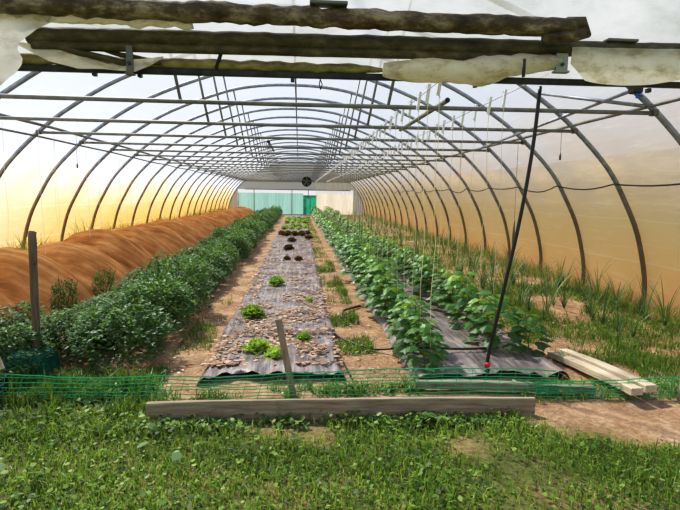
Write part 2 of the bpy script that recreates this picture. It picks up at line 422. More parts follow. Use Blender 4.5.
# sagging black cable on the right wall
pts = []
for k in range(-2, 11):
    y0, y1 = YK(k), YK(k+1); zk = 1.80; 
    for j in range(6):
        t = j/6; z = zk-.07*math.sin(PI*t)*(1+.6*math.sin(k*2.1))
        # follow just inside the wall
        xx = max(x for x, zz in [( (a+(c-a)*((z-b_)/(d-b_))), z) for (a, b_), (c, d) in zip(PROF, PROF[1:]) if (b_-z)*(d-z) <= 0 and b_ != d] ) if True else 0
        pts.append((XC+xx-.06, y0+(y1-y0)*t, z))
pipe('hanging_cable', pts, .011, M_rubber, 'black cable sagging from hoop to hoop along the right wall', 'cable')

# ------------------------------------------------------------------ doorway header: rolls, beams, brackets
def line(a, c, n, wob=0.0, sd=0):
    a = Vector(a); c = Vector(c); return [a.lerp(c, i/n)+Vector((0, wob*noise.noise(Vector((i*.5, sd, 0))), wob*noise.noise(Vector((i*.5, sd, 9))))) for i in range(n+1)]
r = empty('rolled_door_film', (0, 3.80, 2.84))
b = MB(); P = line((-3.2, 0, 0.0), (2.0, 0, -.02), 110, .02, 1); b.tube(P, [.066*(1+.10*noise.noise(Vector((i*.12, 0, 4)))) for i in range(111)], 24, rough=.15, freq=7); ro_ = b.build('roll', M_rollA, r, True)
b = MB(); b.tube([(1.93, -.0, .0), (2.03, -.02, -.0), (2.06, -.02, -.05), (1.95, -.03, -.09), (1.75, -.02, -.10)], [.055, .055, .05, .045, .03], 14, rough=.2, freq=8); b.build('folded_end', M_rollA, r, True)
for x in (.2, ):
    b = MB(); b.box(x-.13, x+.13, -.075, .02, .055, .078, bev=.004); b.build('batten', M_bracket, ro_)
tag(r, 'dirty brown rolled-up door film, topmost of the rolls over the doorway', 'film roll')
# second layer: creased wrap beneath the roll
b = MB()
b.tube(line((-3.2, 3.90, 2.80), (-.75, 3.88, 2.775), 60, .03, 4), [.034*(1+.3*noise.noise(Vector((i*.3, 7, 4)))) for i in range(61)], 14, rough=.4, freq=6)
tag(b.build('crumpled_film', M_cream, smooth=True), 'crumpled pale film caught between the two rolls at the upper left', 'plastic film')
# beam B: lit roll and lower bar
r = empty('header_beam', (0, 3.95, 2.68))
b = MB(); b.tube(line((-1.89, 0, .0), (3.6, 0, .055), 90, .008, 2), [.058]*91, 18, rough=.10, freq=4); ro_ = b.build('wrapped_pipe', M_rollB, r, True)
b = MB(); b.tube(line((-1.86, -.01, -.068), (2.0, -.01, -.035), 30, .004, 3), .034, 10, rough=.05); b.build('lower_rail', M_rollB, r, True)
for x in (2.42,):
    b = MB(); b.box(x-.12, x+.12, -.075, .0, .088, .108, bev=.004); b.build('batten', M_bracket, ro_)
tag(r, 'thick olive header pipe wrapped in film across the doorway', 'beam')
# beam C: dark steel bar with yellowed folds on it
r = empty('door_lintel', (0, 4.03, 2.49))
b = MB()
Mx = Matrix.Rotation(-.004, 4, 'Y'); b.box(-3.3, 3.7, -.022, .022, -.03, .015, Mx, .005); b.build('steel_bar', M_darksteel, r)
b = MB()
b.tube(line((-2.2, -.0, .045), (.66, -.0, .048), 60, .012, 6), [.038*(1 if i < 55 else 1-(i-55)*.15) for i in range(61)], 12, rough=.25, freq=6, flat=1.0); b.build('folded_film', M_rollC, r, True)
for x in (-1.48, -1.16, 1.35, 2.75, -.05):
    b = MB(); b.box(x-.014, x+.014, -.02, .02, -.06, -.028, bev=.003); b.build('bolt', M_rubber, r)
tag(r, 'thin dark steel lintel bar with yellowed folded film along its top', 'beam')
# cream film bundle bulging below the beam
b = MB()
P = catmull([(.62, 3.95, 2.52), (.85, 3.94, 2.51), (1.15, 3.93, 2.515), (1.45, 3.93, 2.55), (1.72, 3.93, 2.59), (1.98, 3.94, 2.62)], 8)
b.tube(P, [.02+.075*math.sin(PI*min(1, (i+3)/(len(P)+3)))**.6 for i in range(len(P))], 22, rough=.35, freq=4)
tag(b.build('film_bundle', M_cream, smooth=True), 'bulging cream plastic film bundle gathered under the header, right of centre', 'film bundle')
# flap hanging at the right
b = MB()
def flap(u, v):
    x = 2.03+1.45*u; zt = 2.715+.02*u
    bot = 2.50-.05*math.sin(PI*min(1, u*1.7)) if u < .59 else 2.50+.035*math.sin(PI*(u-.59))
    if u < .08: bot += (.08-u)*1.2
    z = zt+(bot-zt)*v
    return (x, 3.885+.025*noise.noise(Vector((x*5, z*4, 0)))+.02*v, z)
b.grid(60, 14, flap)
tag(b.build('film_flap', M_cream, smooth=True), 'cream film flap hanging from the header beam at the upper right', 'plastic film')
# left torn film
b = MB()
def torn(u, v):
    z = 2.83-.53*v; e = .05*noise.noise(Vector((v*6, 1, 0)))
    xr = [-1.80, -1.86, -1.90, -2.00, -1.94, -1.90, -2.02][min(6, int(v*6.99))]; t = v*6.99-int(v*6.99)
    xs_ = [-1.72, -1.68, -1.80, -1.93, -1.90, -1.88, -1.98, -2.06]
    xr = xs_[int(v*6.99)]*(1-t)+xs_[int(v*6.99)+1]*t
    x = -2.75+(xr+e+2.75)*u
    return (x, 3.86+.04*noise.noise(Vector((x*6, z*6, 2))), z)
b.grid(36, 30, torn)
tag(b.build('torn_film', M_white, smooth=True), 'torn white plastic film hanging at the upper left corner of the doorway', 'plastic film')
b = MB()
P = catmull([(-1.93, 3.86, 2.78), (-1.84, 3.85, 2.82), (-1.74, 3.86, 2.79), (-1.70, 3.86, 2.765)], 5)
b.tube(P, [.03]*len(P), 10, rough=.6, freq=12); tag(b.build('torn_film', M_white, smooth=True), 'small ragged white film scrap at the left end of the header pipe', 'plastic film')
b = MB()
def flapL(u, v):
    x = -1.945+.98*u; top = [2.625, 2.60, 2.54, 2.515, 2.545][min(4, int(u*4))]
    tops = [2.625, 2.61, 2.555, 2.50, 2.535, 2.56]; bots = [2.60, 2.50, 2.455, 2.455, 2.445, 2.54]
    i = min(4, int(u*5)); t = u*5-i
    zt = tops[i]*(1-t)+tops[i+1]*t; zb = bots[i]*(1-t)+bots[i+1]*t
    z = zt+(zb-zt)*v
    return (x, 3.94+.02*noise.noise(Vector((x*8, z*8, 0)))-.02*v, z)
b.grid(40, 8, flapL); tag(b.build('film_flap', M_cream, smooth=True), 'ragged cream film flap below the sloping sticks at the upper left', 'plastic film')
pipe('sloping_stick', line((-1.87, 3.93, 2.635), (-1.20, 3.93, 2.50), 10, .01), .022, M_rollB, 'sloping stick with dirty wrap, the lower of two behind the left header', 'stick')
pipe('sloping_stick', line((-1.55, 3.98, 2.63), (-1.0, 3.98, 2.525), 10, .01), .018, M_rollB, 'sloping stick behind the left header, the upper of two', 'stick')
def bracket(name, x, y, z0, z1, w, m, label, foot=True):
    r = empty(name, (x, y, z0)); h = z1-z0
    b = MB(); b.box(-w, w, -.012, .012, 0, h, bev=.004); b.build('plate', m, r)
    if foot:
        b = MB(); b.tube([(0, -.03, h*.35), (0, -.01, h*.35)], .012, 8); b.build('bolt', M_rubber, r)
        b = MB(); b.box(-w*1.3, w*1.3, -.02, .03, -.012, .004, bev=.003); b.build('foot', m, r)
    tag(r, label, 'bracket')
bracket('clamp_bracket', -1.19, 3.90, 2.43, 2.62, .022, M_bracket, 'rusty clamp bracket joining header and lintel at the left')
bracket('plate_bracket', 1.96, 3.90, 2.54, 2.67, .045, mat('plate_grey', lambda nt: bsdf(nt, (.30, .31, .26), .5, .3)), 'grey plate bracket joining header and lintel at the right end of the film bundle')
bracket('thin_bracket', 1.655, 3.86, 2.48, 2.61, .008, M_rubber, 'thin dark bracket strip in front of the cream film bundle', False)
pipe('strut', [(-.555, 3.98, 2.64), (-.61, 4.0, 2.50)], .014, M_darksteel, 'short slanting strut between header and lintel, left of centre', 'strut')

# black hose riser
r = empty('riser_hose', (1.63, 4.29, 0))
P = catmull([(.315, -.09, 2.49), (.285, -.08, 2.0), (.215, -.06, 1.4), (.10, -.03, .70), (.03, 0, .25), (0, 0, -.01)], 6)
b = MB(); b.tube(P, .0155, 10); b.build('hose', M_rubber, r, True)
b = MB(); b.tube([(.02, 0, .10), (.008, 0, .03)], .024, 10); cn_ = b.build('connector', M_rubber, r, True)
b = MB(); b.tube([(.022, -.012, .16), (.018, -.012, .125)], .022, 8); b.tube([(.02, -.02, .14), (-.02, -.03, .15)], .008, 6); b.build('tape', M_red, cn_, True)
tag(r, 'black hose hanging slantwise from the lintel to the mulch, red tape near its foot', 'hose')

# small hanging bits
def hang(name, x, y, z0, z1, zt, rr, m, label, cat):
    r = empty(name, (x, y, z0))
    b = MB(); b.tube([(0, 0, z1-z0), (.0, 0, zt-z0)], .004, 5); b.build('cord', M_wire, r)
    b = MB(); b.tube([(0, 0, 0), (0, 0, (z1-z0)*.5), (0, 0, z1-z0)], [rr*.8, rr, rr*.6], 8); b.build('weight', m, r, True)
    tag(r, label, cat)
hang('cord_weight', 3.16, Y0, .88, 1.25, 2.54, .02, M_bracket, 'long brown weight on a cord hanging in front of the right wall', 'cord')
hang('cord_weight', 3.80, Y0, 2.14, 2.24, 2.60, .018, M_bracket, 'small pale clip on a short cord below the right side pipe', 'cord')
hang('cord_weight', 2.85, YK(1), 1.93, 1.99, 2.54, .02, M_red, 'tiny red clip hanging on a cord below the tie bars', 'cord')
hang('cord_weight', -3.7, YK(1), 1.98, 2.06, 2.54, .018, M_bracket, 'small clip on a cord hanging under the left tie bars', 'cord')
# carabiner
r = empty('hanging_hook', (.16, 4.03, 2.45)); b = MB()
b.tube([(.0, 0, .02), (-.01, 0, -.03), (.0, 0, -.07), (.012, 0, -.03), (0, 0, .0)], .004, 6); b.build('hook', M_darksteel, r)
tag(r, 'small metal hook hanging under the middle of the lintel', 'hook')
# round fan far down
r = empty('circulation_fan', (.37, 25, 2.18))
b = MB(); b.tube([(0, -.10, 0), (0, .10, 0)], [.24, .24], 24, cap=False); b.tube([(0, -.1, 0), (0, -.07, 0)], [.25, .25], 24, cap=False); b.build('housing', M_darksteel, r, True)
for i in range(5):
    b = MB(); M = Matrix.Rotation(i*2*PI/5, 4, 'Y'); b.face([M @ Vector(p) for p in ((.02, 0, .02), (.09, .03, .22), (-.03, -.02, .23), (-.03, -.01, .04))]); b.build('blade', M_bracket, r)
b = MB(); b.tube([(0, -.06, 0), (0, .06, 0)], .05, 12); b.build('hub', M_bracket, r, True)
b = MB(); b.tube([(0, .085, 0), (0, .095, 0)], .235, 24); b.build('guard', mat('green_grille', lambda nt: bsdf(nt, (.04, .06, .05), .6)), r)
b = MB(); b.tube([(0, 0, .24), (0, 0, .40)], .008, 6); b.build('hanger', M_wire, r)
tag(r, 'small dark round fan hanging under the roof far down the tunnel', 'fan')

# ------------------------------------------------------------------ far end
YE = YB-.15
def sheet(name, x0, x1, z0, z1, m, label, cat, y=YE, amp=.03, fr=3):
    b = MB(); b.grid(40, 6, lambda u, v: (x0+(x1-x0)*u, y+amp*math.sin((x0+(x1-x0)*u)*fr*2), z0+(z1-z0)*v)); tag(b.build(name, m, smooth=True), label, cat)
sheet('shade_net', -4.75, .35, 0, 1.65, M_tealnet, 'pale teal shade net closing the left part of the far end', 'shade net')
sheet('green_sheet', .35, 1.40, 0, 1.50, M_greensheet, 'dark green sheet hanging in the far doorway', 'plastic sheet', YE-.3)
sheet('beige_sheet', 1.40, 4.3, 0, 1.62, M_beige, 'beige plastic sheet closing the right part of the far end', 'plastic sheet')
pipe('end_rail', [(-4.2, YE-.1, 1.93), (4.1, YE-.1, 1.90)], .04, M_tie, 'horizontal steel rail across the far end wall', 'rail')
for x, l in ((-3.5, 'left edge of the teal net'), (-.54, 'middle of the teal net'), (.75, 'top of the green sheet')):
    pipe('end_post', [(x, YE-.12, 0), (x, YE-.12, 1.92)], .03, M_tie, 'thin steel post of the far end wall at the '+l, 'post', 'posts of the far end wall')

# ------------------------------------------------------------------ mulch films
def mulchsheet(x0, x1, y0, y1, label, sd, nx=36, fold=0):
    b = MB(); ny = int((y1-y0)/.08)
    def fn(u, v):
        y = y0+(y1-y0)*v; x = x0+(x1-x0)*u
        ed = min(u, 1-u)
        x += (.05*noise.noise(Vector((y*.9, sd, u > .5)))) * (1 if ed < .15 else .4)
        z = .022+.02*noise.noise(Vector((x*7+sd, y*1.2, 0)))+.012*noise.noise(Vector((x*22, y*3, sd)))+.035*math.sin(PI*u)
        z += .03*math.exp(-((ed-.06)/.03)**2)
        if y-y0 < 1.0: z += .035*max(0, 1-(y-y0))*noise.noise(Vector((x*9, y*7, sd)))+.01
        if ed < .001: z = -.01
        return (x, y + (.14*noise.noise(Vector((x*3, sd, 0))) if v < .001 else 0), max(z, -.012) if ed >= .001 else -.012)
    b.grid(nx, ny, fn); tag(b.build('mulch_sheet', M_mulch, smooth=True), label, 'mulch sheet')
mulchsheet(-.86, .42, 4.36, 38, 'long grey mulch film under the lettuces, strewn with dead leaves', 3)
mulchsheet(1.0, 2.42, 4.28, 38, 'long grey mulch film under the two cucumber rows', 9)

# ------------------------------------------------------------------ orange crop cover
b = MB()
cy0, cy1 = 5.1, 38
def cover(u, v):
    y = cy0+(cy1-cy0)*v
    ph = ((y-7.35)/S) % 1; c_ = .5+.5*math.cos(2*PI*ph); k = round((y-7.35)/S)
    cc = c_**.85; hh = .13+(.65+.12*noise.noise(Vector((k*1.7, 0, 0))))*cc+.05*noise.noise(Vector((y*1.3, 0, 5)))
    hh *= 1.0 if y < 9 else max(.85, 1-(y-9)*.01)
    hw = .80+.48*cc+.10*noise.noise(Vector((y*.8, 1, 0)))
    xm = -3.98+.10*noise.noise(Vector((k*2.3, 4, 0)))
    # arc cross section
    t = u*2-1
    x = xm+hw*t
    prof = max(0, 1-abs(t)**1.9)**.95
    z = (hh+.03)*prof
    # folds radiating from each crest
    dx = x-xm; dy = (y-(7.35+k*S))
    ang = math.atan2(dy, dx if abs(dx) > 1e-4 else 1e-4); rad = math.hypot(dx, dy)
    z += .035*noise.noise(Vector((math.cos(ang)*5+k*3, math.sin(ang)*5, rad*.6)))*min(1, rad*2)*(1 if prof > .02 else .2)
    z += .03*noise.noise(Vector((x*5, y*5, 2)))*prof
    return (x, y, max(z, .005) if prof > 0 else -.01)
b.grid(56, 640, cover)
tag(b.build('crop_cover', M_cover, smooth=True), 'long orange-brown netting draped in humps over the bed along the left wall', 'crop cover')

# ------------------------------------------------------------------ plants
def rnd(a, b_): return R.uniform(a, b_)
def bush(seed, n=1300, rad=.42, hgt=.68):
    m = MB()
    for i in range(n):
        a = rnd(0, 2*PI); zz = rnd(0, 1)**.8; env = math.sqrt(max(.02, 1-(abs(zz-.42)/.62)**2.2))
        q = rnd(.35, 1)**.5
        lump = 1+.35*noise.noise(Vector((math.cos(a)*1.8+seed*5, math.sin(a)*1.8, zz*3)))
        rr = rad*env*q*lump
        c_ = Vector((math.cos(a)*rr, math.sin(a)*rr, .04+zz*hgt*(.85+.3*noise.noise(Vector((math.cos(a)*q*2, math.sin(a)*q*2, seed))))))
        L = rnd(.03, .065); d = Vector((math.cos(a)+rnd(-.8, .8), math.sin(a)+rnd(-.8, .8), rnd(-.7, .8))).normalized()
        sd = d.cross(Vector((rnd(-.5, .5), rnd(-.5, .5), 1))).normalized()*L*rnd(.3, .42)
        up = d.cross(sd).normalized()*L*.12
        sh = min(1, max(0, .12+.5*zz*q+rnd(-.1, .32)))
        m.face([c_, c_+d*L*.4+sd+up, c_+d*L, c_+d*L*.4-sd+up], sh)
    return m
def bush_thing(seed, **k):
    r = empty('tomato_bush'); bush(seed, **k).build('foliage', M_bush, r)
    m = MB()
    for i in range(7):
        a = rnd(0, 2*PI); t = rnd(.1, .3); m.tube([(0, 0, -.01), (math.cos(a)*t*.5, math.sin(a)*t*.5, .25), (math.cos(a)*t, math.sin(a)*t, rnd(.4, .6))], .006, 5)
    m.build('stem', M_stem, r); return r
bushes = [bush_thing(s, n=2000) for s in range(3)] + [bush_thing(9, n=900, rad=.26, hgt=.50)]
index_kids()
spots = []
y = 4.95; i = 0
while y < 39:
    spots.append((-1.62+rnd(-.1, .06), y, 'in the front rank beside the bare path'))
    spots.append((-2.22+rnd(-.1, .1), y+rnd(-.1, .25), 'in the rear rank against the orange netting'))
    y += .50 if y < 16 else .62
spots += [(-2.75, 4.9, 'x'), (-2.95, 5.5, 'x'), (-2.55, 4.55, 'x')]
used = set(); cnt = {}
for (x, yy, rk) in sorted(spots, key=lambda s: s[1]):
    j = R.randrange(3)
    o = bushes[j] if j not in used else copy_tree(bushes[j]); used.add(j)
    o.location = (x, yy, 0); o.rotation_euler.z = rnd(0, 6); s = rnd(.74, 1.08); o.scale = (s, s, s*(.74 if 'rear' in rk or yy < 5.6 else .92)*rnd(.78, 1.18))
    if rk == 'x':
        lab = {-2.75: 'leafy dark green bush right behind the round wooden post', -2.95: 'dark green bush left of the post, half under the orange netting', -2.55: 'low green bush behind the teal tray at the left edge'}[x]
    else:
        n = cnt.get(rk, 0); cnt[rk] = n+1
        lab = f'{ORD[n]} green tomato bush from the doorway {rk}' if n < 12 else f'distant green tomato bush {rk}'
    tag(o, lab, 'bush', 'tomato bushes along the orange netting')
o = bushes[3]; 
for i, (x, yy, lab) in enumerate([(-2.9, 6.6, 'small leafy sprout poking up in front of the orange netting, nearest the doorway'), (-2.75, 7.5, 'small leafy sprout poking up in front of the second hump of orange netting')]):
    o = bushes[3] if i == 0 else copy_tree(bushes[3]); o.location = (x, yy, .22); o.scale = (.6, .6, 1); o.location.z = 0; tag(o, lab, 'bush', 'small sprouts by the netting')

# cucumber plants
LOBE = [(0, 0), (.36, -.16), (.50, .12), (.40, .36), (.42, .62), (.20, .74), (0, 1.0), (-.20, .74), (-.42, .62), (-.40, .36), (-.50, .12), (-.36, -.16)]
def lobed(m, base, d, up, L, a):
    d = d.normalized(); s = d.cross(up).normalized(); n = s.cross(d).normalized(); n0 = len(m.v)
    cen = base+d*L*.35-n*L*.0
    m.v.append(tuple(cen))
    for (x, y_) in LOBE:
        p = base+s*x*L*1.05+d*y_*L+n*(-abs(x)*.35*L - (y_*y_)*.28*L + rnd(-.03, .03)*L)
        m.v.append(tuple(p))
    K = len(LOBE)
    for i_ in range(K):
        m.f.append((n0, n0+1+i_, n0+1+(i_+1) % K)); m.a.append(min(1, max(0, a+rnd(-.06, .06))))
def cuke_thing(seed, n=34, hgt=.50, rad=.20):
    r = empty('cucumber_plant'); m = MB(); st = MB()
    P = [(0, 0, -.01), (.02, .01, hgt*.4), (-.01, .02, hgt*.75), (0, 0, hgt)]
    st.tube(P, .007, 5)
    for i_ in range(n):
        f = i_/n; a = i_*2.4+rnd(-.4, .4); z = .06+f*hgt
        rr = rad*(1.15-.55*f)*rnd(.6, 1.1); o_ = Vector((math.cos(a), math.sin(a), 0))
        tip = Vector((0, 0, z))+o_*rr+Vector((0, 0, rnd(.0, .06)))
        st.tube([(0, 0, z-.02), tuple(tip)], .003, 4)
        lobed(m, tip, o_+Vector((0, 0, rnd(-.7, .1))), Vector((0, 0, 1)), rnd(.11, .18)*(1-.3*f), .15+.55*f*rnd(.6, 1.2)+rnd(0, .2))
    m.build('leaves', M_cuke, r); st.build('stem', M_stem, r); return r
cukes = [cuke_thing(1), cuke_thing(2, 40, .56, .22), cuke_thing(3, 30, .42, .19), cuke_thing(4, 18, .34, .17)]
# strings with their hooks
def string_thing(hook=True, zt=HT+.03, zb=.25, m_=M_twine, name='twine_string'):
    r = empty(name); b = MB()
    P = [(rnd(-.02, .02)*(1 if 0 < i < 5 else 0), rnd(-.01, .01), zb+(zt-zb)*i/5) for i in range(6)]
    b.tube(P, .0026, 4); b.build('twine', m_, r)
    if hook:
        b = MB(); b.tube([(.0, 0, zt+.03), (.01, 0, zt+.0), (-.02, .0, zt-.10), (.012, 0, zt-.14)], .0045, 5)
        b.tube([(0, 0, zt+.03), (-.015, 0, zt+.05), (-.025, 0, zt+.02)], .003, 5)
        b.box(-.014, .014, -.009, .009, -.09, .095, Matrix.Translation((.004, 0, zt-.03)) @ Matrix.Rotation(.14, 4, 'Y'), .002)
        b.build('hook', M_hook, r)
    return r
strs = [string_thing(), string_thing(zb=.3), string_thing(zb=.2)]
index_kids()
used = set(); usedS = set()
for row, (x0, ys, nm) in enumerate(((1.18, 4.55, 'beside the bare path'), (2.06, 5.1, 'nearer the leeks'))):
    y = ys; n = 0
    while y < 38.5:
        small = (n == 0 and row == 0)
        j = R.randrange(3)
        if row == 1 and R.random() < .12: j = 3
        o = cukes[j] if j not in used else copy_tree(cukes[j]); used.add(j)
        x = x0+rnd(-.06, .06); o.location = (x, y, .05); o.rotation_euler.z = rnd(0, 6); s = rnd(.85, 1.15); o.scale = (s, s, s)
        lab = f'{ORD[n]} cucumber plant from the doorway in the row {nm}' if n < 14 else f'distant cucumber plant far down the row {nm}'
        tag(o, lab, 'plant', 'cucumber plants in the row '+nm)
        j = R.randrange(3)
        t = strs[j] if j not in usedS else copy_tree(strs[j]); usedS.add(j)
        t.location = ((1.22 if row == 0 else 2.02), y+.05, 0); t.rotation_euler.z = rnd(-.6, .6)
        lab = f'pale hooked twine above the {ORD[n]} cucumber plant {nm}' if n < 14 else f'distant pale hooked twine in the cucumber row {nm}'
        tag(t, lab, 'string', 'twines over the cucumber row '+nm)
        y += (.42 if y < 14 else .56)+rnd(-.04, .04); n += 1
o = copy_tree(cukes[2]); o.location = (2.33, 4.95, .04); o.scale = (.8, .8, .8); tag(o, 'yellowing small cucumber plant right of the slanting black hose', 'plant')
for v in list(range(4)):
    if v not in used: cukes[v].location = (2.1, 9.3, .04); tag(cukes[v], 'smallest cucumber plant between two larger ones nearer the leeks', 'plant')
# strings on the left
sl = string_thing(False, HT+.04, .45, M_twinew); index_kids()
for i in range(46):
    o = sl if i == 0 else copy_tree(sl); o.location = (-4.10+rnd(-.06, .06) if i % 3 else -4.34, 6.2+i*.62+rnd(-.15, .15), 0); o.rotation_euler = (rnd(-.01, .01), rnd(-.02, .02), rnd(0, 3))
    lab = f'{ORD[i]} pale twine from the doorway hanging from the left side pipes' if i < 10 else 'distant pale twine hanging from the left side pipes to the orange netting'
    tag(o, lab, 'string', 'pale twines over the orange netting')

# lettuces
def lettuce(mt, n=46, rad=.13, hgt=.13, name='lettuce'):
    r = empty(name); m = MB()
    for i in range(n):
        f = i/n; a = i*2.4; L = rad*(1.05-.55*f)*rnd(.85, 1.1); lift = .15+1.25*f
        o_ = Vector((math.cos(a), math.sin(a), 0)); s = Vector((-o_.y, o_.x, 0)); n0 = len(m.v)
        K = 5
        for j in range(K+1):
            t = j/K; w = L*.62*math.sin(PI*min(1, .12+t*.75))
            c_ = o_*(L*t*math.cos(lift*t*.9))+Vector((0, 0, .01+hgt*f*.55+L*t*math.sin(lift*(.6+.4*t))*.85))
            for q in (-1, -.4, .4, 1):
                ruf = (.016*math.sin(j*2.6+q*4+i)+rnd(-.006, .006))*t
                m.v.append(tuple(c_+s*w*q*.8+Vector((0, 0, abs(q)*w*.3+ruf))))
        for j in range(K):
            for q in range(3):
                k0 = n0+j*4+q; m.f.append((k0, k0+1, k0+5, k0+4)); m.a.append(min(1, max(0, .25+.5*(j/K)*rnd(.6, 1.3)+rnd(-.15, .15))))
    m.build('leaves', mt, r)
    b = MB(); b.tube([(0, 0, -.02), (0, 0, .03)], .015, 6); b.build('stalk', M_lettp, r)
    return r
lg = lettuce(M_lett); lpp = lettuce(M_lettp, 30, .12, .09); lr = lettuce(M_redl, 40, .15, .12, 'red_lettuce'); index_kids()
def put(p, first, x, y, s, label, cat, group):
    o = p if first else copy_tree(p); o.location = (x, y, .045); o.rotation_euler.z = rnd(0, 6); o.scale = (s, s, s*rnd(.9, 1.1)); tag(o, label, cat, group); return o
G1 = 'green lettuces on the mulch film'
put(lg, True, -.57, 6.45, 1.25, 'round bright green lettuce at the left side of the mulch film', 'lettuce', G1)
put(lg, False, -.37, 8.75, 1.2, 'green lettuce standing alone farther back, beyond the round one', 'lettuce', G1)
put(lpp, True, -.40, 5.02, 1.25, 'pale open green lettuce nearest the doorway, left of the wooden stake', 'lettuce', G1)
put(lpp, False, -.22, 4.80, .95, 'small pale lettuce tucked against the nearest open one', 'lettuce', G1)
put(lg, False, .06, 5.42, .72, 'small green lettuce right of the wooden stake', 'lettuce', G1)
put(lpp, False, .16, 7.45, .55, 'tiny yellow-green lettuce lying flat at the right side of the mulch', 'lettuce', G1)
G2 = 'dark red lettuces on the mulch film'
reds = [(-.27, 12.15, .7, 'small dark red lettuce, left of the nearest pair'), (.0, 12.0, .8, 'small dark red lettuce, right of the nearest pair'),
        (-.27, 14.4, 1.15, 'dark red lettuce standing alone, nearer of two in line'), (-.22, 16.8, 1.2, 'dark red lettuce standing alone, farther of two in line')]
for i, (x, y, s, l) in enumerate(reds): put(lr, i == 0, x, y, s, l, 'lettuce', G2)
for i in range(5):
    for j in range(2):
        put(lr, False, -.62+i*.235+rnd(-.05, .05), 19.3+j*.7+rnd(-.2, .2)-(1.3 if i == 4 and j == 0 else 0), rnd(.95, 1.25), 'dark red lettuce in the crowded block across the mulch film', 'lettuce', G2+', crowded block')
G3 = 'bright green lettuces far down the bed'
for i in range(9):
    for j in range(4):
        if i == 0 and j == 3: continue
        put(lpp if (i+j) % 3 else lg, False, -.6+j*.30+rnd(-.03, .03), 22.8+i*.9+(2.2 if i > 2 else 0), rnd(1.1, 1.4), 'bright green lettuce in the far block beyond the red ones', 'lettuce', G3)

# leeks
def leek(n=13, h=.50):
    r = empty('leek_plant'); m = MB()
    for i in range(n):
        a = rnd(0, 6.28); lean = rnd(.05, .65); L = h*rnd(.5, 1.15); w = rnd(.005, .010); o_ = Vector((math.cos(a), math.sin(a), 0)); s = Vector((-o_.y, o_.x, 0)); P = []
        for j in range(6):
            t = j/5; c_ = o_*(L*lean*t*t+.05*t)+Vector((0, 0, L*(t-.25*lean*t**3))); P.append((c_-s*w*(1-t)**.6, c_+s*w*(1-t)**.6))
        v = R.random()
        for j in range(5): m.face([P[j][0], P[j][1], P[j+1][1], P[j+1][0]], v)
    m.build('leaves', M_leek, r)
    b = MB(); b.tube([(0, 0, -.02), (0, 0, .10)], [.012, .009], 6); b.build('stalk', mat('leek_stalk', lambda nt: bsdf(nt, (.55, .62, .40), .5)) if 'leek_stalk' not in bpy.data.materials else bpy.data.materials['leek_stalk'], r)
    return r
leeks = [leek(), leek(15, .44), leek(10, .58)]; index_kids(); used = set()
rows = [(3.25, 'row nearest the cucumbers'), (3.85, 'middle row'), (4.5, 'row nearest the right wall')]
for x0, nm in rows:
    y = 5.2 if x0 > 3.5 else 6.3; n = 0
    while y < 36:
        if R.random() < .85:
            j = R.randrange(3); o = leeks[j] if j not in used else copy_tree(leeks[j]); used.add(j)
            o.location = (x0+rnd(-.14, .14), y, 0); o.rotation_euler.z = rnd(0, 6); s = rnd(.7, 1.3); o.scale = (s*rnd(.7, 1.2), s, s)
            tag(o, (f'{ORD[n]} blue-green leek from the doorway in the leek {nm}' if n < 12 else f'distant blue-green leek far down the leek {nm}'), 'leek', 'leeks in the '+nm); n += 1
        y += (.23 if y < 11 else .5)+rnd(-.08, .08)

# ------------------------------------------------------------------ scattered grass, weeds, litter (uncountable)
def blades(name, n, sampler, lr_, wr, mt, label, cat, lean=.6):
    m = MB(); V = m.v; F = m.f; A = m.a
    for _ in range(n):
        p = sampler()
        if p is None: continue
        x, y, k = p; L = rnd(*lr_)*k; w = rnd(*wr); a = rnd(0, 6.283); le = rnd(.1, lean)
        dx, dy = math.cos(a), math.sin(a); b_ = rnd(0, 6.283); sx, sy = math.cos(b_)*w, math.sin(b_)*w
        z0 = gz(x, y)-.015; n0 = len(V)
        mx, my, mz = x+dx*L*le*.3, y+dy*L*le*.3, z0+L*.6
        V.extend([(x-sx, y-sy, z0), (x+sx, y+sy, z0), (mx+sx*.8, my+sy*.8, mz), (mx-sx*.8, my-sy*.8, mz), (x+dx*L*le, y+dy*L*le, z0+L*(1-.35*le))])
        v = R.random()**1.15; F.append((n0, n0+1, n0+2, n0+3)); F.append((n0+3, n0+2, n0+4)); A.append(v*.9); A.append(v)
    return tag(m.build(name, mt), label, cat, kind='stuff')
def nz(x, y, s, sd=0): return noise.noise(Vector((x*s, y*s, sd)))
def s_lawn():
    x = rnd(-4.2, 4.6); y = 1.3+2.9*R.random()**.8
    d = .9+1.6*nz(x, y, 1.3)+.5*nz(x, y, 4, 3)
    if y > 3.62 and -1.1 < x < 1.8: return None
    # bare soil at the right
    e = ((x-2.55)/1.0)**2+((y-3.42)/.42)**2
    if e < 1: d -= 1.5*(1-e)+.45
    if y > 3.75: d *= .35
    if R.random() > d: return None
    return x, y, 1+.9*max(0, nz(x, y, 2, 8))+(.35 if y > 3.3 and x < 1.9 else 0)
blades('lawn_grass', 90000, s_lawn, (.025, .08), (.0022, .005), M_grass, 'short sunlit grass growing outside the doorway', 'grass', .9)
